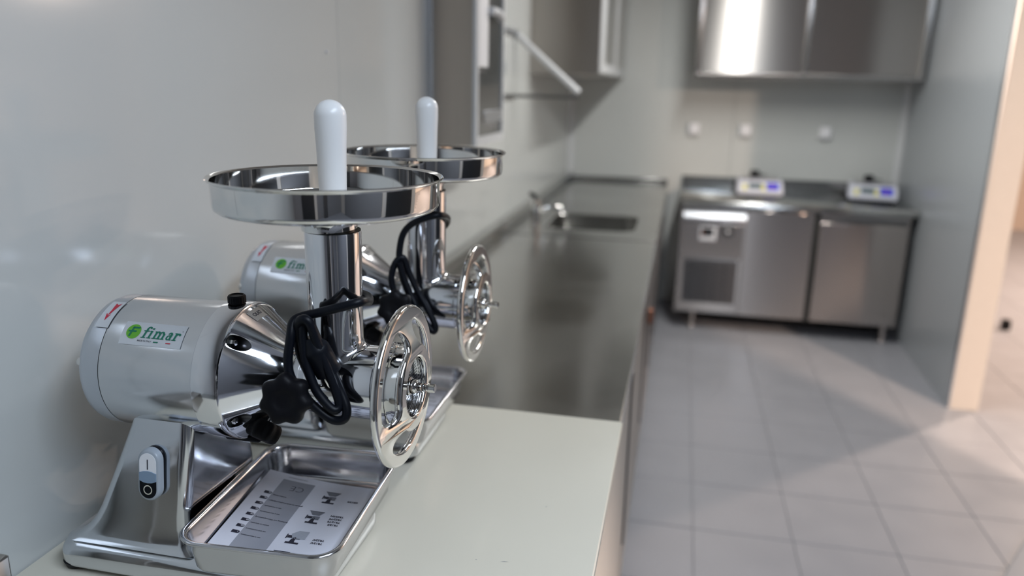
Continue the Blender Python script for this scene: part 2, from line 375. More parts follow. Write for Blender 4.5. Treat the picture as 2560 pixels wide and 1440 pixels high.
# ------------------------------------------------------------------ meat grinders
AX = .267                                                        # height of the motor axis over the board
def prism_path(pts): return pts
def fimar_print(parent):
    R = AX; rm = .0872
    def cyl(u, v, h): a = v/.0865; r = rm+h; return (u, -r*math.cos(a), AX+r*math.sin(a))
    lb = P2().rect(-.041, .0445, .0500, .0807).wrap('brand_sticker', 'label', cyl, parent, .002)
    lb['label'] = 'white sticker with green lettering'
    hh = .0003
    P2().disc(-.0255, .0672, .0098, hh, 40).wrap('print', 'lime', cyl, lb, .002)
    # F inside the disc
    q = P2(); k = .0028
    sh = lambda pts: [(-.0255+x+.22*y, .0672+y) for x, y in pts]
    q.poly(sh([(-.0038, -.0066), (-.0012, -.0066), (-.0012, .0062), (-.0038, .0062)]), hh*2)
    q.poly(sh([(-.0038, .0040), (.0062, .0040), (.0062, .0062), (-.0038, .0062)]), hh*2)
    q.poly(sh([(-.0072, -.0008), (.0040, -.0008), (.0040, .0013), (-.0072, .0013)]), hh*2)
    # the word, in bold slanted slab letters; base line v0, x height xh
    v0 = .0597; xh = .0100
    def L(x, y, s=.24): return (x+s*y, v0+y)
    def R_(x0, x1, y0, y1): q.poly([L(x0, y0), L(x1, y0), L(x1, y1), L(x0, y1)], hh*2)
    def B(cx, cy, ro, ri, a0, a1, sx=1.0):
        n = 12
        for i in range(n):
            ta, tb = math.radians(a0+(a1-a0)*i/n), math.radians(a0+(a1-a0)*(i+1)/n)
            pts = [(cx+ro*sx*math.cos(ta), cy+ro*math.sin(ta)), (cx+ro*sx*math.cos(tb), cy+ro*math.sin(tb)), (cx+ri[0]*math.cos(tb), cy+ri[1]*math.sin(tb)), (cx+ri[0]*math.cos(ta), cy+ri[1]*math.sin(ta))]
            q.poly([L(*p) for p in pts], hh*2)
    sw = .0027
    x = -.0125
    # f
    R_(x+.0012, x+.0012+sw, 0, .0125); R_(x-.0006, x+.0058, 0, .0011); R_(x-.0010, x+.0066, .0088, .0101)
    B(x+.0045, .0122, .0035, (.0008, .0020), 20, 180)
    q.poly([L(x+.0066+.0011*math.cos(t*PI/5), .0136+.0011*math.sin(t*PI/5)) for t in range(10)], hh*2)
    # i
    x += .0078
    R_(x+.0010, x+.0010+sw, 0, xh); R_(x-.0006, x+.0054, 0, .0011); R_(x-.0004, x+.0030, xh-.0012, xh)
    R_(x+.0008, x+.0008+sw+.0002, xh+.0020, xh+.0040)
    # m
    x += .0072
    R_(x-.0004, x+.0030, xh-.0012, xh)
    for k2 in range(3):
        R_(x+.0010+.0056*k2, x+.0010+.0056*k2+sw, 0, xh-(0 if k2 == 0 else .0024)); R_(x-.0004+.0056*k2, x+.0050+.0056*k2, 0, .0011)
    for k2 in range(2): B(x+.0037+.0056*k2+.0009, xh-.0032, .0036, (.0009, .0018), 0, 150)
    # a
    x += .0183
    B(x+.0030, .0032, .0034, (.0012, .0018), 60, 300, 1.0); R_(x+.0040, x+.0040+sw, 0, xh-.0024); B(x+.0034, xh-.0032, .0034, (.0008, .0018), 0, 165)
    R_(x+.0040, x+.0078, 0, .0011); R_(x+.0026, x+.0046, .0050, .0064)
    # r
    x += .0092
    R_(x+.0010, x+.0010+sw, 0, xh); R_(x-.0006, x+.0054, 0, .0011); R_(x-.0004, x+.0030, xh-.0012, xh)
    B(x+.0052, xh-.0040, .0040, (.0014, .0018), 45, 165); q.poly([L(x+.0072+.0013*math.cos(t*PI/5), xh-.0022+.0013*math.sin(t*PI/5)) for t in range(10)], hh*2)
    q.wrap('lettering', 'green', cyl, lb, .002)
    P2().text('MADE IN ITALY', -.0065, .0558, .0028, .1, .00003, h=hh*2).wrap('small_print', 'ink', cyl, lb, .002)
    P2().text('®', .0410, .0722, .0022, h=hh*2).wrap('registered_mark', 'ink', cyl, lb, .002)
    P2().poly([(.0060, .0549), (.0126, .0549), (.0129, .0562), (.0063, .0562)], hh*2).wrap('green_dash', 'green', cyl, lb, .002)
    P2().poly([(.0232, .0549), (.0298, .0549), (.0301, .0562), (.0235, .0562)], hh*2).wrap('red_dash', 'red', cyl, lb, .002)
    # rotation arrow sticker across the end cap
    rs = P2().rect(-.0825, -.0635, .0685, .1135).wrap('arrow_sticker', 'label', cyl, parent, .002); rs['label'] = 'white sticker with red arrow'
    P2().poly([(-.0748, .1090), (-.0705, .1060), (-.0670, .1095), (-.0685, .1000), (-.0712, .0890), (-.0738, .0865), (-.0732, .0960)], hh).poly(
        [(-.0765, .0905), (-.0736, .0780), (-.0696, .0885), (-.0728, .0862)], hh).wrap('red_arrow', 'red', cyl, rs, .002)
    P2().rect(-.0800, -.0660, .0690, .0745, hh*.5).wrap('sticker_foot', 'label', cyl, rs, .002)

def grinder(loc, rz, label, cord_pts, plug):
    t = thing('meat_grinder', label, 'meat grinder', loc, rz, 'meat grinders on the cutting board')
    # base casting with rounded shoulders
    x0, x1, y0, y1 = -.150, .225, -.106, .106
    L = []
    for z, ins in ((.0060, .004), (.0085, .0015), (.013, 0), (.026, 0), (.033, .0020), (.039, .0065), (.0430, .0130), (.0445, .022), (.0450, .030)):
        L.append(rrect(x0+ins, x1-ins, y0+ins, y1-ins, .028, z, 8))
    base = G().loft(L).obj('base', 'cast', t, smooth=60)
    for fx in (x0+.022, x1-.022):
        for fy in (y0+.020, y1-.020): G().lathe([(.0002, .012), (.003, .0165), (.010, .019)], 24, c=(fx, fy, 0)).obj('rubber_foot', 'rubber', t)
    # column: flares into the base
    L = []
    for z, a, b, hy, r in ((.0445, -.138, .056, .100, .018), (.0480, -.128, .050, .0960, .017), (.054, -.118, .045, .0925, .016), (.062, -.109, .0420, .0898, .015), (.074, -.0995, .0402, .0875, .015), (.090, -.0905, .0400, .0855, .015),
                           (.150, -.0655, .0415, .0780, .015), (.208, -.0425, .044, .0700, .014), (.226, -.038, .044, .0670, .013)):
        L.append(rrect(a, b, -hy, hy, r, z, 8))
    G().loft(L).obj('column', 'cast', t, smooth=60)
    # motor housing, end cap, flange, cone
    G().lathe([(-.0640, .0862), (-.0632, .0865), (.0640, .0865), (.0645, .080)], 128, 'x', (0, 0, AX)).obj('motor_housing', 'satin', t)
    cap = G().lathe([(-.1105, .030), (-.1100, .045), (-.1070, .062), (-.1015, .0745), (-.0935, .0825), (-.0850, .0858), (-.0650, .0862), (-.0648, .082)], 128, 'x', (0, 0, AX)).obj('end_cap', 'cap', t, smooth=50)
    G().lathe([(-.0665, .0848), (-.0625, .0848)], 96, 'x', (0, 0, AX)).obj('seam', 'gsk', t)
    for a in (14, 134, 254):
        a = math.radians(a); G().lathe([(-.100, .005), (-.094, .0065), (-.088, .0065)], 14, 'x', (0, -.076*math.cos(a), AX+.076*math.sin(a))).obj('screw', 'mirror', cap)
    fl = G().lathe([(.0642, .082), (.0645, .0880), (.0655, .0888), (.0970, .0888), (.0985, .0880), (.0990, .0868), (.1000, .0850), (.1450, .0530), (.1530, .0480), (.1580, .0450), (.1620, .0425), (.1660, .0405), (.172, .0395), (.205, .0395)], 128, 'x', (0, 0, AX)).obj('gear_housing', 'polish', t, smooth=40)
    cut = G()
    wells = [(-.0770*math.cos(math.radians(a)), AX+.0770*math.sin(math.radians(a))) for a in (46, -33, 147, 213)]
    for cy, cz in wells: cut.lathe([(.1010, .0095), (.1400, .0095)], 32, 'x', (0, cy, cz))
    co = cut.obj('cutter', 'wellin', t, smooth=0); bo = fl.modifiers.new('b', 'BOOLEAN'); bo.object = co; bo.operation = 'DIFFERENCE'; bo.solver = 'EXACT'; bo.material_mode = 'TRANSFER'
    bpy.context.view_layer.update()
    me = bpy.data.meshes.new_from_object(fl.evaluated_get(bpy.context.evaluated_depsgraph_get())); fl.modifiers.clear(); fl.data = me
    me.set_sharp_from_angle(angle=math.radians(35)); bpy.data.objects.remove(co)
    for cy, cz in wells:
        G().lathe([(.1011, .0093), (.1014, .0093)], 24, 'x', (0, cy, cz)).obj('well_floor', 'gsk', fl)  # dark disc carrying the shade at the bottom of the well
        G().lathe([(.1015, .0046), (.1075, .0046), (.1085, .0038)], 6, 'x', (0, cy, cz)).obj('screw', 'mirror', fl)
    def conemap(u, v, h):                                        # u: slant along the cone, v: angle in degrees
        s = u; lx = .1000+s*.815; r = .0850-(lx-.1000)*(.0320/.0450)+.0006+h; a = math.radians(v)
        return (lx, -r*math.cos(a), AX+r*math.sin(a))
    ol = P2().rect(.0035, .0200, 78, 97).wrap('oil_sticker', 'slabel', conemap, fl, 2); ol['label'] = 'small silver sticker with lettering'
    v, f = text_mesh('OLIO', .0074, 0, .00012)
    P2_ = P2(); P2_.g.add([(.0118-y, 87.5+x*735, .0003) for x, y, z in v], f); P2_.wrap('lettering', 'ink', conemap, ol, 2)
    oc = G().lathe([(.0, .0088), (.004, .0088)], 32, c=(.080, 0, AX+.0865)).obj('oil_plug', 'black', t)
    g = G(); prof = []
    for z, rr in ((.0035, .0108), (.0115, .0108), (.0135, .0098), (.0135, .0086), (.0122, .0080)):
        prof.append([((rr+(.0006 if k % 2 else 0)*(rr > .0105))*math.cos(2*PI*k/40)+.080, (rr+(.0006 if k % 2 else 0)*(rr > .0105))*math.sin(2*PI*k/40), AX+.0865+z) for k in range(40)])
    g.loft(prof).obj('plug_cap', 'black', oc, smooth=30)
    G().box(.060, .110, -.020, .020, AX-.094, AX-.0875).obj('rubber_pad', 'rubber', t, bevel=.003)
    fimar_print(t)
    # switch on the column
    sw = bpy.data.objects.new('switch', None)
    def stad(hw, hh, y, n=14, cz=.1485):
        return [(-.0045+hw*math.cos(PI*k/n), y, cz+(hh-hw)+hw*math.sin(PI*k/n)) for k in range(n+1)] + [(-.0045-hw*math.cos(PI*k/n), y, cz-(hh-hw)-hw*math.sin(PI*k/n)) for k in range(n+1)]
    ty = -.0780
    tilt = lambda x, y, z: (x, y-(.1485-z)*.125, z)
    sw = G().loft([stad(.0145, .0330, ty+.008), stad(.0145, .0330, ty-.002), stad(.0135, .0320, ty-.003)]).map(tilt).obj('switch', 'rubber', t)
    G().loft([stad(.0155, .0335, ty-.0035), stad(.0155, .0335, ty-.0100), stad(.0145, .0325, ty-.0120), stad(.0130, .0310, ty-.0130)]).map(tilt).obj('switch_bezel', 'swgrey', sw, smooth=50)
    def sp(y): return lambda u, v, h: tilt(-.0045+u, y-h, .1485+v)
    def part_stad(y0, y1, hw=.0118, hh=.0292):
        pts = []
        full = [(hw*math.cos(PI*k/16), (hh-hw)+hw*math.sin(PI*k/16)) for k in range(17)]+[(-hw*math.cos(PI*k/16), -(hh-hw)-hw*math.sin(PI*k/16)) for k in range(17)]
        return full
    wt_ = [(.0118*math.cos(PI*k/16), .0174+.0118*math.sin(PI*k/16)) for k in range(17)]+[(-.0118, .0040), (.0118, .0040)]
    bk_ = [(-.0118*math.cos(PI*k/16), -.0174-.0118*math.sin(PI*k/16)) for k in range(17)]+[(.0118, -.0060), (-.0118, -.0060)]
    md_ = [(-.0118, -.0062), (-.0060, -.0085), (0, -.0092), (.0060, -.0085), (.0118, -.0062), (.0118, .0038), (.0060, .0058), (0, .0064), (-.0060, .0058), (-.0118, .0038)]
    for nm, pts, m_, h in (('on_button', wt_, 'swwhite', .0004), ('off_button', bk_, 'rubber', .0004), ('lens', md_, 'swblue', .0011)):
        g = G(); n = len(pts); g.add([(*p, 0) for p in pts]+[(*p, h) for p in pts], [tuple(range(n, 2*n))]+[(k, (k+1) % n, n+(k+1) % n, n+k) for k in range(n)]); g.map(sp(ty-.0131)); g.obj(nm, m_, sw, smooth=0)
    P2().rect(-.0007, .0007, .0085, .0215).wrap('on_mark', 'ink', sp(ty-.0139), sw)
    P2().band(0, -.0180, .0062, .0048, 0, 360, n=32).wrap('off_mark', 'cream', sp(ty-.0139), sw)
    # grinding head with the feed tube
    tx = .2155
    hd = G().lathe([(.178, .0395), (.182, .0400), (.186, .0440), (.190, .0465), (.2760, .0465), (.2768, .0455), (.2780, .0455), (.2785, .0478), (.2870, .0478), (.2880, .0465)], 96, 'x', (0, 0, AX)).obj('grinding_head', 'polish', t, smooth=40)
    tb = G(); seg = 96; rt = .0330
    def zh(y): return AX+math.sqrt(max(.0465**2-y*y, 0))
    loops = []
    fr = .0115
    for k in range(7):
        a = 1-k/6
        L = []
        for j in range(seg):
            th = 2*PI*j/seg; c_, s_ = math.cos(th), math.sin(th)
            p0 = (rt, zh(rt*s_)+fr); p1 = (rt, zh(rt*s_)); p2 = (rt+fr, zh((rt+fr)*s_)-.0004)
            tt = a; r_ = (1-tt)**2*p0[0]+2*tt*(1-tt)*p1[0]+tt*tt*p2[0]; z_ = (1-tt)**2*p0[1]+2*tt*(1-tt)*p1[1]+tt*tt*p2[1]
            L.append((tx+r_*c_, r_*s_, z_))
        loops.append(L)
    for z, r in ((.345, .0331), (.400, .0336), (.4560, .0341), (.4580, .0335), (.4580, .0300), (.440, .0298)):
        loops.append([(tx+r*math.cos(2*PI*j/seg), r*math.sin(2*PI*j/seg), z) for j in range(seg)])
    tb.loft(loops, False, False).obj('feed_tube', 'polish', t, smooth=50)
    for yy in (0,):                                              # small locating lug on the rim
        G().box(.2800, .2940, -.010, .010, AX+.040, AX+.054).obj('locating_lug', 'polish', hd, bevel=.004, bseg=3)
    # ring nut: threaded sleeve, dished hand ring with three openings
    nut = G().lathe([(.2882, .0455), (.2882, .0515), (.2892, .0525), (.2960, .0525), (.2965, .0510), (.2985, .0508), (.3060, .0525), (.3130, .0545)], 96, 'x', (0, 0, AX), cap0=False, cap1=False).obj('ring_nut', 'mirror', t)
    def arc(cx, cy, r, a0, a1, n): return [(cx+r*math.cos(math.radians(a0+(a1-a0)*k/n)), cy+r*math.sin(math.radians(a0+(a1-a0)*k/n))) for k in range(n+1)]
    RO, RI = .0978, .0402
    S = [arc(0, 0, RO, 0, 357, 119), arc(0, 0, RI, 0, 354, 59)]
    for ca in (152, 272, 32):                                    # kidney openings, seen from the front
        h = 50; ri, ro = .0520, .0872; rm_ = (ri+ro)/2; rc = (ro-ri)/2; q = 14
        k1 = arc(0, 0, ro, ca-h+q, ca+h-q, 18)
        e1 = [(rm_*math.cos(math.radians(ca+h-q))+rc*math.cos(math.radians(ca+h-q+b)), rm_*math.sin(math.radians(ca+h-q))+rc*math.sin(math.radians(ca+h-q+b))) for b in range(15, 180, 15)]
        k2 = arc(0, 0, ri, ca+h-q, ca-h+q, 14)
        e2 = [(rm_*math.cos(math.radians(ca-h+q))+rc*math.cos(math.radians(ca-h+q+180+b)), rm_*math.sin(math.radians(ca-h+q))+rc*math.sin(math.radians(ca-h+q+180+b))) for b in range(15, 180, 15)]
        S.append(k1+e1+k2+e2)
    v, f = curve_plate(S, .0010, .0037, 3)
    def dish(r): k = min(max((r-.048)/.040, 0), 1); return .3030+.0130*(1-k*k*(3-2*k))
    G().add([(dish(math.hypot(p[0], p[1]))+p[2], p[0], AX+p[1]) for p in v], f).obj('hand_ring', 'mirror', nut, smooth=40)
    G().lathe([(.3180, .0402), (.3100, .0402), (.3040, .0400)], 72, 'x', (0, 0, AX), cap0=False, cap1=False).obj('inner_bore', 'mirror', nut)
    # perforated plate and centre pin
    H_ = [arc(0, 0, .0402, 0, 350, 35)]
    for r, n in ((.0145, 22), (.0182, 27), (.0219, 33), (.0256, 39), (.0293, 45), (.0330, 51), (.0367, 57)):
        for k in range(n):
            a = 2*PI*(k+.5*(n % 2))/n; H_.append(arc(r*math.cos(a), r*math.sin(a), .0014, 0, 300, 5))
    v, f = curve_plate(H_, .0015)
    pl = G().add([(.3055+p[2], p[0], AX+p[1]) for p in v], f).obj('perforated_plate', 'satin', t, smooth=0)
    G().lathe([(.2900, .0398), (.3030, .0398)], 48, 'x', (0, 0, AX)).obj('dark_recess', 'gsk', pl)
    G().lathe([(.3060, .0120), (.3120, .0120), (.3130, .0108), (.3130, .0095), (.3190, .0090), (.3205, .0080), (.3205, .0055), (.3310, .0052), (.3315, .0042), (.3345, .0042), (.3350, .0056), (.3430, .0056), (.3440, .0048)], 32, 'x', (0, 0, AX)).obj('centre_pin', 'mirror', t)
    # feed pan
    px = .2115
    G().lathe([(.4475, .0285), (.4590, .0288), (.4592, .0335), (.4660, .0340), (.4700, .0355), (.4735, .0500), (.4790, .0900), (.4845, .1230), (.4860, .1280), (.4890, .1312), (.4930, .1322), (.5190, .1326), (.5205, .1345), (.5218, .1372),
               (.5232, .1378), (.5240, .1366), (.5232, .1340), (.5215, .1318), (.4940, .1310), (.4900, .1295), (.4880, .1260), (.4850, .1100), (.4780, .0500), (.4740, .0330), (.4475, .0275)], 128, 'z', (px, 0, 0), cap0=False, cap1=False).obj('feed_pan', 'mirror', t, smooth=50)
    G().lathe([(.4585, .0335), (.4593, .0335)], 48, 'z', (tx, 0, 0)).obj('groove_shade', 'gsk', t)  # dark ring for the shade in the groove below the pan
    # clamping knobs: lobed hand wheel on a stem into the neck
    def knob(c, ax, R, parent, name='clamp_knob'):
        n = 112; loops = []
        for d, k in ((0, .80), (.003, .93), (.008, 1.0), (.016, 1.0), (.021, .95), (.0235, .84), (.0245, .62), (.0235, .40), (.0225, .34), (.0222, .16)):
            loops.append([])
            for j in range(n):
                a = 2*PI*j/n; lob = 1+.085*math.cos(7*a) if k > .5 else 1
                r = R*k*lob; p = Vector((r*math.cos(a), r*math.sin(a), d)); loops[-1].append(p)
        q = Vector((0, 0, 1)).rotation_difference(Vector(ax).normalized())
        for L_ in loops:
            for i_, p in enumerate(L_): L_[i_] = tuple(Vector(c)+q @ p)
        o = G().loft(loops).obj(name, 'black', parent, smooth=50)
        d = Vector(ax).normalized()
        G().tube([tuple(Vector(c)-d*.045), tuple(Vector(c)-d*.022), tuple(Vector(c)+d*.002)], .006, 12, 2).obj('stem', 'mirror', o)
        return o
    knob((.192, -.082, .273), (.15, -1, .18), .0288, t)
    knob((.134, -.034, .213), (-.25, -.62, -.78), .0200, t)
    # power cord looped round the feed tube, with its plug
    cd_ = G().tube(cord_pts, .0056, 12, 8).obj('power_cord', 'rubber', t, smooth=60)
    if plug:
        c0, dr = Vector(plug[0]), Vector(plug[1]).normalized()
        G().tube([tuple(c0-dr*.004), tuple(c0+dr*.006), tuple(c0+dr*.016), tuple(c0+dr*.034), tuple(c0+dr*.046)], lambda s: .0075+.0085*min(1, s*2.4), 20, 4).obj('plug', 'rubber', cd_, smooth=50)
        side = dr.orthogonal().normalized()
        for s_ in (-1, 1): G().tube([tuple(c0+dr*.044+side*.008*s_), tuple(c0+dr*.056+side*.008*s_), tuple(c0+dr*.064+side*.008*s_)], .0022, 8, 2).obj('plug_pin', 'mirror', cd_)
    return t
def W(px, py, y, base):
    """point of the real scene that the camera sees at pixel (px, py) at the distance y, in a grinder's own frame"""
    r = right*(px-1280)/1923.8 + up*(720-py)/1923.8 + fwd
    p = r*(y/r.y)+Vector((0, 0, CZ)); return tuple(p-Vector(base))
L1 = (-.620, .850, BT)
def cord1():
    b = L1; P = []
    # band behind and in front of the tube
    P += [(.200, .0405, .3712), (.2155, .042, .371), (.243, .032, .370), (.2560, .008, .370), W(905, 754, .815, b), W(860, 766, .803, b), W(800, 781, .800, b), W(752, 792, .795, b), W(733, 805, .790, b)]
    P += [W(727, 840, .782, b), W(720, 900, .778, b), W(728, 945, .776, b), W(760, 990, .778, b), W(800, 1028, .782, b), W(835, 1050, .784, b), W(862, 1046, .786, b), W(866, 1018, .790, b)]
    P += [W(850, 975, .794, b), W(826, 920, .794, b), W(800, 865, .793, b), W(778, 815, .792, b), W(764, 806, .789, b), W(757, 830, .786, b), W(764, 900, .783, b), W(785, 965, .781, b), W(812, 1005, .781, b), W(836, 1025, .783, b), W(848, 1010, .788, b)]
    P += [W(835, 965, .788, b), W(812, 905, .787, b), W(790, 850, .786, b), W(772, 805, .782, b), W(752, 800, .782, b), W(745, 825, .789, b), W(750, 880, .794, b), W(770, 930, .795, b), W(790, 975, .792, b), W(812, 1002, .789, b)]
    return P
L2 = (-.632, 1.238, BT)
def cord2():
    b = L2; P = []
    P += [W(1095, 575, 1.275, b), W(1115, 562, 1.262, b), W(1118, 545, 1.235, b), W(1100, 538, 1.200, b), W(1065, 545, 1.190, b), W(1030, 560, 1.187, b), W(1008, 585, 1.185, b), W(999, 625, 1.182, b)]
    P += [W(1000, 660, 1.180, b), W(1012, 710, 1.178, b), W(1035, 760, 1.178, b), W(1060, 800, 1.178, b), W(1082, 828, 1.178, b), W(1088, 815, 1.180, b), W(1070, 775, 1.182, b), W(1045, 730, 1.184, b), W(1022, 680, 1.184, b), W(1008, 645, 1.182, b)]
    P += [W(990, 655, 1.176, b), W(979, 690, 1.172, b), W(984, 725, 1.170, b), W(1005, 755, 1.170, b), W(1025, 775, 1.170, b), W(1038, 765, 1.172, b), W(1025, 735, 1.174, b), W(1008, 690, 1.174, b), W(998, 655, 1.172, b)]
    return P
grinder(L1, 0, 'meat grinder nearest the camera, at the front of the cutting board, booklet tray beside it', cord1(), (W(778, 850, .79, L1), (.35, .2, -.9)))
grinder(L2, math.radians(0), 'second meat grinder, behind the nearest one, partly hidden by its feed pan', cord2(), None)

def pestle(base, label):
    g = G(); prof = [(.20+0, .0150)]
    prof = [(.4600, .0155), (.5100, .0162), (.5600, .0176), (.5780, .0186), (.5930, .0187)]
    for k in range(1, 13):
        a = PI/2*k/12; prof.append((.5930+.0187*math.sin(a), max(.0187*math.cos(a), .0003)))
    g.lathe(prof, 64, 'z'); o = g.obj('pestle', 'plastic', smooth=50); o.location = (base[0]+.2180, base[1], base[2]); return tag(o, label, 'pestle', 'white pestles standing in the feed pans')
pestle(L1, 'white plastic pestle standing upright in the nearer feed pan')
pestle(L2, 'white plastic pestle standing upright in the farther feed pan')

# ------------------------------------------------------------------ trays
def tray(cx, cy, hx, hy, z, rz, label, H=.0500):
    t = thing('steel_tray', label, 'tray', (cx, cy, z), rz, 'stainless steel trays on the grinder bases')
    R = .034
    def rr(d, z_, rad=None): return rrect(-hx+d, hx-d, -hy+d, hy-d, max((R if rad is None else rad)-d*.6, .006), z_, 10)
    L = [rr(.024, .0006), rr(.019, .0004), rr(.0155, .0018), rr(.0135, .0050), rr(.0100, .026), rr(.0080, H-.007), rr(.0066, H-.0054), rr(.0034, H-.0056), rr(.0010, H-.0044), rr(0, H-.0026), rr(.0008, H-.0008), rr(.0028, H), rr(.0052, H-.0004), rr(.0076, H-.0024),
         rr(.0088, H-.006), rr(.0115, .026), rr(.0150, .0066), rr(.0170, .0036), rr(.0205, .0022), rr(.0245, .0032), rr(.0280, .0032), rr(.0310, .0020)]
    G().loft(L).obj('tray_body', 'tray', t, smooth=60)
    return t
tray(-.4710, .8540, .1045, .1380, Z(-.5846), math.radians(3.3), 'steel tray holding the instruction booklet, beside the nearest grinder')
tray(-.4780, 1.2410, .1040, .1380, Z(-.5846), 0, 'steel tray under the head of the second grinder')

# ------------------------------------------------------------------ instruction booklets
def booklet(TL, TR, BL, BR, label, full, thick=.0022):
    TL, TR, BL, BR = map(Vector, (TL, TR, BL, BR))
    def bil(u, v, h):
        # u 0..1 from the wall side to the room side, v 0..1 from the near end to the far end
        p = (TL*(1-u)+TR*u)*v+(BL*(1-u)+BR*u)*(1-v)
        sag = -.0045*math.sin(PI*min(max(u, 0), 1))*.8
        return (p.x, p.y, p.z+sag+h)
    n = 14
    g = G(); v = []; f = []
    for j in range(n+1):
        for i in range(n+1): v.append(bil(i/n, j/n, 0))
    for j in range(n+1):
        for i in range(n+1): v.append(bil(i/n, j/n, -thick))
    K = (n+1)**2
    for j in range(n):
        for i in range(n):
            a = j*(n+1)+i; f.append((a, a+1, a+n+2, a+n+1)); f.append((K+a, K+a+n+1, K+a+n+2, K+a+1))
    for i in range(n):
        f += [(i, K+i, K+i+1, i+1), (n*(n+1)+i, n*(n+1)+i+1, K+n*(n+1)+i+1, K+n*(n+1)+i), (i*(n+1), (i+1)*(n+1), K+(i+1)*(n+1), K+i*(n+1)), (i*(n+1)+n, K+i*(n+1)+n, K+(i+1)*(n+1)+n, (i+1)*(n+1)+n)]
    t = thing('instruction_booklet', label, 'booklet', tuple((TL+TR+BL+BR)/4))
    g.add(v, f); g.v = [(p[0]-t.location.x, p[1]-t.location.y, p[2]-t.location.z) for p in g.v]
    g.obj('pages', 'paper', t, smooth=40)
    def mp(u, v, h): p = bil(u, v, h+.0003); return (p[0]-t.location.x, p[1]-t.location.y, p[2]-t.location.z)
    A = 1.27                                                     # height of the page over its width
    def txt(s, x, y, size, bold=0, al='LEFT', shear=0):
        v_, f_ = text_mesh(s, size, shear, bold, al)             # the print stands upside down for the viewer
        return [(x-p[0], y-p[1]/A, .0002) for p in v_], f_
    P2().rect(.165, .455, -.0, .93).wrap('grey_panel', 'greyink', mp, t, .08, .08)
    rows = [('I', "uso e manutenzione"), ('GB', 'use and maintenance'), ('FR', 'emploi et entretien'), ('DE', 'Bedienung und Wartungsanleitung'), ('ES', 'uso y mantenimiento'), ('PT', 'uso e manutenção'), ('NL', 'gebruiks en onderhoudsaanwijzingen'), ('SE', 'bruksanvisning')]
    def line(name, s_, x, y, size, bold, al, m_='ink', par=t, h=.0002):
        q = P2(); v_, f_ = txt(s_, x, y, size, bold, al); q.g.add([(p[0], p[1], h) for p in v_], f_); return q.wrap(name, m_, mp, par)
    for k, (a, b_) in enumerate(rows):
        y = .300+.0640*k
        tb_ = P2().poly([(.095, y-.014), (.145, y-.014), (.158, y-.009), (.162, y), (.158, y+.009), (.145, y+.014), (.095, y+.014)]).wrap('language_tab', 'ink', mp, t)
        line('tab_letters', a, .146, y, .022, .0006, 'CENTER', 'paper', tb_, .0006)
        line('text_line', b_, .182, y-.016, .020, .0005, 'RIGHT')
    line('conformity_mark', 'CE', .335, .845, .105, -.002, 'CENTER')
    line('text_line', 'MANUALE ISTRUZIONI', .37, .962, .017, 0, 'LEFT')
    for s_, x, y in (('GR12/S', .90, .80), ('TR22/SN', .865, .615), ('TR22/TE', .865, .583), ('TR12/TS', .865, .551), ('TR12/S', .865, .519), ('TR22/C', .840, .345), ('TR12/C', .840, .313), ('TR22/T', .80, .10)):
        line('type_number', s_, x, y, .030, .0012, 'LEFT')
    # four small drawings of machines
    def draw(cx, cy, k, hop):
        m1, m2, m3 = P2(), P2(), P2()
        s = lambda pts: [(cx-k*x, cy+k*y/A) for x, y in pts]
        m1.poly(s([(-.055, -.07), (.055, -.07), (.055, -.05), (-.055, -.05)]), .0002)      # foot
        m1.poly(s([(-.015, -.05), (.028, -.05), (.020, .0), (-.008, .0)]), .0002)          # column
        m2.poly(s([(-.045, -.01), (.020, -.01), (.020, .04), (-.045, .04)]), .0003)        # motor
        m1.poly(s([(.020, .0), (.065, .0), (.065, .032), (.020, .032)]), .0003)            # head
        m1.poly(s([(.066, -.012), (.076, -.012), (.076, .044), (.066, .044)]), .0003)      # ring
        if hop: m2.poly(s([(-.030, .055), (.035, .055), (.070, .105), (-.055, .105)]), .0003); m1.poly(s([(-.060, .105), (.075, .105), (.075, .112), (-.060, .112)]), .0003)
        else: m3.poly(s([(-.085, .0), (.02, .0), (.045, .05), (.0, .10), (-.085, .10)]), .0004)
        m1.band(cx, cy, .012*k, .006*k, 0, 360, n=10, h=.0005)
        d = m1.wrap('machine_drawing', 'ink', mp, t); m2.wrap('drawing_shade', 'midink', mp, d)
        if not hop: m3.wrap('drawing_light', 'lightink', mp, d)
    draw(.655, .800, .95, True); draw(.635, .560, .95, True); draw(.600, .335, 1.0, False); draw(.585, .110, 1.0, True)
    return t
booklet((-.5640, .9430, Z(-.5590)), (-.3960, .9520, Z(-.5740)), (-.5520, .7360, Z(-.5720)), (-.3860, .7420, Z(-.5760)), 'white instruction booklet with a grey panel and small machine drawings, in the nearer tray', True)
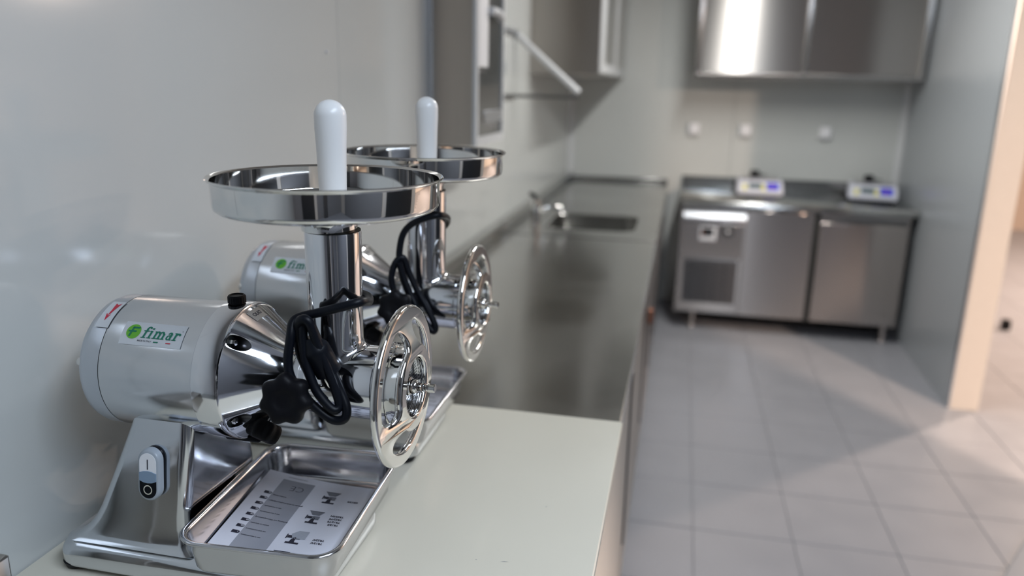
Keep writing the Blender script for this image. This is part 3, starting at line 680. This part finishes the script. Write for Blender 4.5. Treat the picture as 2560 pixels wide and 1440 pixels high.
# a plain folded leaflet under it and paper in the second tray
def sheet(name, corners, label, cat, lines=True):
    c = [Vector(p) for p in corners]; n = 8; g = G(); v = []; f = []
    def bil(u, v_, h): p = (c[0]*(1-u)+c[1]*u)*(1-v_)+(c[3]*(1-u)+c[2]*u)*v_; return (p.x, p.y, p.z-.002*math.sin(PI*u)+h)
    for h in (0, -.0006):
        for j in range(n+1):
            for i in range(n+1): v.append(bil(i/n, j/n, h))
    K = (n+1)**2
    for j in range(n):
        for i in range(n): a = j*(n+1)+i; f += [(a, a+1, a+n+2, a+n+1), (K+a, K+a+n+1, K+a+n+2, K+a+1)]
    for i in range(n):
        f += [(i, K+i, K+i+1, i+1), (n*(n+1)+i, n*(n+1)+i+1, K+n*(n+1)+i+1, K+n*(n+1)+i), (i*(n+1), (i+1)*(n+1), K+(i+1)*(n+1), K+i*(n+1)), (i*(n+1)+n, K+i*(n+1)+n, K+(i+1)*(n+1)+n, (i+1)*(n+1)+n)]
    g.add(v, f); o = g.obj(name, 'paper', smooth=40)
    if lines:
        q = P2()
        for k in range(9): q.rect(.55, .92-.05*(k % 3), .12+.085*k, .135+.085*k)
        q.wrap('printed_lines', 'midink', lambda u, v_, h: bil(u, v_, .0003), o)
    return tag(o, label, cat)
sheet('folded_leaflet', [(-.5600, .7450, Z(-.5778)), (-.4400, .7420, Z(-.5815)), (-.4350, .9560, Z(-.5815)), (-.5520, .9600, Z(-.5745))], 'plain white leaflet showing beneath the instruction booklet', 'leaflet', False)
sheet('paper_manual', [(-.5500, 1.150, Z(-.5745)), (-.3960, 1.147, Z(-.5790)), (-.3990, 1.350, Z(-.5790)), (-.5520, 1.352, Z(-.5745))], 'white paper manual lying in the tray of the second grinder', 'booklet')

# ------------------------------------------------------------------ things on the left wall
t = thing('wall_box', 'open-fronted steel wall box with a tinted glass face above the grinders', 'cabinet', (XL, 2.445, Z(-.19)))
dx, dy, hz = .147, .395, .95
G().box(.001, dx, 0, .012, 0, hz).obj('side_panel', 'steelv', t, smooth=0)
G().box(.001, dx, dy-.012, dy, 0, hz).obj('side_panel', 'steelv', t, smooth=0)
G().box(.001, dx, .0125, dy-.0125, 0, .012).box(.001, dx, .0125, dy-.0125, hz-.012, hz).obj('shelf_plates', 'steelv', t, smooth=0)
G().box(.001, .006, .0125, dy-.0125, .0125, hz-.0125).obj('back_plate', 'steeld', t, smooth=0)
fr = G().box(dx+.0005, dx+.012, 0, .030, 0, hz).box(dx+.0005, dx+.012, dy-.022, dy, 0, hz).box(dx+.0005, dx+.012, .0305, dy-.0225, 0, .028).box(dx+.0005, dx+.012, .0305, dy-.0225, hz-.028, hz).obj('front_frame', 'trim', t, smooth=0)
G().box(dx+.002, dx+.006, .031, dy-.023, .029, hz-.029).obj('glass', 'glassd', t, smooth=0)
G().box(dx+.0065, dx+.013, .031, .150, .250, hz-.029).obj('white_plate', 'swwhite', t, bevel=.002)
G().tube([(dx+.02, .15, .430), (dx+.03, .21, .428), (dx+.03, .26, .415)], .014, 14).obj('handle', 'trim', t)
G().box(dx+.0065, dx+.010, .12, .37, .07, .11).obj('lower_plate', 'alutrim', t, bevel=.002)
G().box(.0005, .012, -.012, -.0005, 0, hz).obj('edge_profile', 'alutrim', t, smooth=0)

t = thing('corner_wall_cabinet', 'steel wall cabinet in the far corner above the sink', 'cabinet', (XL, 4.13, Z(.073)))
G().box(.001, .361, 0, 1.565, 0, .70).obj('body', 'steelv', t, smooth=0)
for a, b in ((.01, .78), (.79, 1.555)):
    d = G().box(.3615, .3740, a, b, .006, .695).obj('door', 'trim', t, bevel=.002)
    G().box(.3742, .3760, a+.16, b-.06, .06, .66).obj('door_inset', 'steelv', d, smooth=0)
t = thing('sloping_wall_bracket', 'pale sloping wall bracket with a thin level rod above the sink', 'bracket')
yb = 3.74
def bp(px, py, y): return W(px, py, y, (0, 0, 0))
a0, a1 = bp(1297, 86, yb), bp(1447, 232, yb)
a0 = (XL+.002, yb, a0[2]+.006); 
G().tube([a0, tuple((Vector(a0)+Vector(a1))/2), a1], .016, 12, 3).obj('sloping_bar', 'trim', t)
z1 = bp(1260, 239, yb)[2]
G().tube([(XL+.002, yb, z1), ((XL+a1[0])/2, yb, z1), (a1[0], yb, z1)], .008, 10, 3).obj('level_rod', 'steeld', t)
G().tube([(XL+.012, 3.05, a0[2]), (XL+.012, 3.4, a0[2]), (XL+.012, yb, a0[2])], .012, 10, 3).obj('wall_rail', 'alutrim', t)
G().tube([(XL+.012, 3.05, z1), (XL+.012, 3.4, z1), (XL+.012, yb, z1)], .009, 10, 3).obj('lower_rail', 'steeld', t)
c = bp(1277, 170, 3.3)
tag(G().box(XL+.001, XL+.05, 3.22, 3.34, c[2]-.03, c[2]+.03).obj('wall_socket_box', 'sgrey', bevel=.004), 'small dark blue grey box on the left wall beside the open wall box', 'socket')
q = (XL, 1.7084, Z(.0689))
G_ = G().lathe([(0, .0045), (.002, .0042), (.0035, .0025), (.0038, .0004)], 20, 'x').obj('wall_rivet', 'trim'); G_.location = q
tag(G_, 'tiny white rivet cap on the left wall above the grinders', 'rivet')

# ------------------------------------------------------------------ refrigerated counter at the back
FZ = Z(-.674); FY = 5.0
t = thing('refrigerated_counter', 'stainless refrigerated counter with grille and door standing at the back wall', 'refrigerator', (0, 0, 0))
x0, x1 = .030, 1.412
G().box(x0, x1-.022, FY+.03, YB-.002, .115, FZ-.0405).obj('body', 'steelf', t, smooth=0)
tp = G().loft([rrect(x0-.008, x1+.012, FY, YB-.002, .004, FZ-.040, 3), rrect(x0-.008, x1+.012, FY, YB-.002, .004, FZ-.006, 3), rrect(x0-.004, x1+.008, FY+.006, YB-.004, .004, FZ, 3)]).obj('top', 'worktop', t, smooth=50)
G().box(x0-.008, x1+.012, YB-.03, YB-.004, FZ+.0005, FZ+.085).obj('upstand', 'worktop', t, bevel=.003)
m = G().box(.045, .418, FY+.012, FY+.0295, FZ-.365, FZ-.145).obj('control_panel', 'steelh', t, bevel=.003)
G().loft([[(.040, FY-.012, FZ-.105), (.434, FY-.012, FZ-.105), (.434, FY+.029, FZ-.062), (.040, FY+.029, FZ-.062)][::1], [(.040, FY-.012, FZ-.120), (.434, FY-.012, FZ-.120), (.434, FY+.029, FZ-.120), (.040, FY+.029, FZ-.120)]]).obj('sloping_ledge', 'alutrim', t, bevel=.003)
d = G().box(.150, .255, FY+.006, FY+.0118, FZ-.255, FZ-.165).obj('thermostat', 'swwhite', m, bevel=.003)
G().box(.162, .236, FY+.003, FY+.0058, FZ-.225, FZ-.172).obj('thermostat_display', 'dark', t, bevel=.001)
G().box(.160, .178, FY+.0015, FY+.0028, FZ-.223, FZ-.190).obj('display_label', 'rust', t, smooth=0)
G().lathe([(-.0108, .034), (-.004, .034), (0, .040)], 40, 'y', (.325, FY+.0118, FZ-.190)).obj('dial', 'steeld', m)
G().lathe([(-.016, .010), (-.0112, .010)], 20, 'y', (.325, FY+.0118, FZ-.190)).obj('dial_cap', 'swwhite', m)
gr = G().box(.068, .400, FY+.024, FY+.0295, FZ-.665, FZ-.385).obj('grille_recess', 'dark', t, smooth=0)
g = G()
for k in range(30): zz = FZ-.390-k*.0093; g.add([(.070, FY+.0235, zz), (.398, FY+.0235, zz), (.398, FY+.012, zz-.0055), (.070, FY+.012, zz-.0055), (.070, FY+.0235, zz-.0015), (.398, FY+.0235, zz-.0015), (.398, FY+.012, zz-.0070), (.070, FY+.012, zz-.0070)], [(0, 1, 2, 3), (4, 7, 6, 5), (3, 2, 6, 7), (0, 4, 5, 1)])
o = g.obj('grille_slats', 'slat', t, smooth=0); o['kind'] = 'stuff'
for k in range(4): G().box(.130+k*.066, .134+k*.066, FY+.008, FY+.0116, FZ-.665, FZ-.388).obj('grille_bar', 'steeld', t, smooth=0)
G().box(.040, .066, FY+.010, FY+.0295, FZ-.72, FZ-.368).box(.402, .425, FY+.010, FY+.0295, FZ-.72, FZ-.368).box(.0665, .4015, FY+.010, FY+.0295, FZ-.72, FZ-.667).obj('grille_frame', 'steelf', t, smooth=0)
G().box(.428, .838, FY+.006, FY+.0295, .118, FZ-.048).obj('plain_panel', 'steelf', t, bevel=.004)
G().box(.840, .868, FY+.022, FY+.0298, .118, FZ-.045).obj('door_gap', 'gsk', t, smooth=0)
dr = G().box(.870, 1.376, FY+.002, FY+.0295, .118, FZ-.100).obj('door', 'steelf', t, bevel=.004)
G().box(.870, 1.376, FY+.012, FY+.0295, FZ-.070, FZ-.046).obj('door_top_rail', 'steelh', t, bevel=.003)
G().box(.870, 1.376, FY+.020, FY+.0294, FZ-.0985, FZ-.0715).obj('handle_groove', 'steeld', dr, smooth=0)
for x in (.146, 1.330):
    for y in (5.06, 5.62): G().lathe([(0, .024), (.012, .024), (.018, .019), (.1148, .019)], 24, c=(x, y, 0)).obj('leg', 'steelf', t)
# scales
def scale(x, y, rz, label, knobs):
    t = thing('kitchen_scale', label, 'scale', (x, y, FZ+.0005), rz, 'digital scales on the refrigerated counter')
    hx = .146
    G().loft([[(-hx+.01, -.13, .014), (hx-.01, -.13, .014), (hx-.01, .16, .014), (-hx+.01, .16, .014)], [(-hx, -.135, .022), (hx, -.135, .022), (hx, .165, .022), (-hx, .165, .022)],
              [(-hx, -.135, .040), (hx, -.135, .040), (hx, .165, .040), (-hx, .165, .040)], [(-hx+.004, -.075, .098), (hx-.004, -.075, .098), (hx-.004, .160, .098), (-hx+.004, .160, .098)],
              [(-hx+.010, -.070, .102), (hx-.010, -.070, .102), (hx-.010, .155, .102), (-hx+.010, .155, .102)]]).obj('scale_body', 'scale', t, bevel=.004, bseg=2)
    G().box(-hx+.006, hx-.006, -.128, .160, .006, .0138).obj('scale_base', 'black', t, smooth=0)
    for fx in (-.12, .12):
        for fy in (-.11, .14): G().lathe([(0, .012), (.0058, .012)], 16, c=(fx, fy, 0)).obj('foot', 'rubber', t)
    def fm(u, v, h): k = .0600/.0580; return (u, -.1365+v*1.035-.0-h, .040+v)
    P2().rect(-.072, .010, .012, .046).wrap('display', 'sgrey', fm, t)
    P2().rect(.040, .118, .008, .050).wrap('blue_label', 'sblue', fm, t)
    P2().rect(.070, .086, .020, .036, .0006).wrap('magenta_mark', 'pink', fm, t)
    for cx in (-.098, .024):
        for k in range(2):
            for l in range(2): P2().rect(cx-.013+.014*k, cx-.001+.014*k, .004+.019*l, .018+.019*l).wrap('key', 'syel', fm, t)
    G().lathe([(.1025, .018), (.112, .018)], 24, c=(0, .05, 0)).obj('pan_support', 'black', t)
    G().loft([rrect(-.118, .118, -.058, .152, .012, .1125, 4), rrect(-.122, .122, -.062, .156, .014, .118, 4), rrect(-.120, .120, -.060, .154, .012, .1195, 4)]).obj('weighing_pan', 'mirror', t, smooth=40)
    return t
scale(.530, 5.45, math.radians(-2), 'digital scale on the left, middle of the steel counter at the back', 1)
scale(1.240, 5.44, math.radians(-9), 'digital scale on the right, near the wall corner, turned slightly', 1)
def adapter(x, y, rz, sx, label):
    g = G().loft([rrect(-.028*sx, .028*sx, -.02, .02, .006, 0, 4), rrect(-.030*sx, .030*sx, -.022, .022, .006, .006, 4), rrect(-.028*sx, .028*sx, -.02, .02, .006, .034, 4), rrect(-.02*sx, .02*sx, -.012, .012, .005, .040, 4)])
    g.tube([(.028*sx, 0, .012), (.055*sx, .01, .010), (.080*sx, .03, .006), (.065*sx, .05, .004), (.02, .05, .004)], .004, 8)
    o = g.obj('power_adapter', 'black', smooth=40); o.location = (x, y, FZ+.1205); o.rotation_euler = (0, 0, rz); tag(o, label, 'adapter', 'power adapters lying on the scales')
adapter(.495, 5.46, .1, 1, 'black power adapter with cable on the left scale')
adapter(1.215, 5.46, -.1, 1, 'black power adapter with cable on the right scale')

# wall sockets above
for x, l in ((.075, 'leftmost of three small white sockets on the back wall'), (.424, 'middle of three small white sockets on the back wall'), (.948, 'rightmost of three small white sockets on the back wall')):
    t = thing('wall_socket', l, 'socket', (x, YB, Z(-.262)), 0, 'white sockets above the steel counter')
    G().box(-.038, .038, -.034, -.0005, -.040, .040).obj('socket_box', 'swwhite', t, bevel=.006, bseg=3)
    G().loft([[(-.034, -.0345, .036), (.034, -.0345, .036), (.034, -.0345, -.030), (-.034, -.0345, -.030)], [(-.030, -.042, .030), (.030, -.042, .030), (.030, -.042, -.024), (-.030, -.042, -.024)]]).obj('socket_cover', 'swwhite', t, smooth=0)

# upper wall cabinet
CY = 5.32
t = thing('upper_wall_cabinet', 'brushed steel wall cabinet with two doors above the scales', 'cabinet', (0, 0, 0))
cz0, cz1 = Z(.082), Z(.082)+.70
G().box(.052, 1.425, CY+.016, YB-.001, cz0, cz1).obj('body', 'steelv', t, smooth=0)
G().box(.052, 1.425, CY, CY+.0155, cz0, cz0+.028).box(.052, 1.425, CY, CY+.0155, cz1-.028, cz1).box(.052, .080, CY, CY+.0155, cz0+.0285, cz1-.0285).box(1.388, 1.425, CY, CY+.0155, cz0+.0285, cz1-.0285).obj('front_frame', 'steelh', t, smooth=0, bevel=.002)
for a, b in ((.084, .700), (.742, 1.376)):
    d = G().box(a, b, CY+.009, CY+.0155, cz0+.031, cz1-.031).obj('door', 'steelv', t, bevel=.003)
G().box(.704, .738, CY+.001, CY+.0152, cz0+.031, cz1-.031).obj('middle_post', 'steelh', t, bevel=.004)
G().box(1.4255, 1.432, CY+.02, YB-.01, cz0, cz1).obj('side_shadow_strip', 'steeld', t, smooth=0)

# floor outlet in the side room
o = G().box(2.205, 2.255, 5.56, 5.61, .0, .07).obj('floor_outlet', 'black', bevel=.006); tag(o, 'small black outlet post on the floor of the bright side room', 'outlet')
# grey machine corner at the lower right
g = G().loft([rrect(0, .45, -.5, .5, .01, .0, 3), rrect(0, .45, -.5, .5, .01, .115, 3), rrect(.004, .446, -.496, .496, .01, .12, 3)])
o = g.obj('low_plinth', 'plinth'); o.location = (1.040, 2.306, 0); o.rotation_euler = (0, 0, math.radians(-32))
tag(o, 'corner of a low grey plinth on the floor at the lower right', 'plinth')
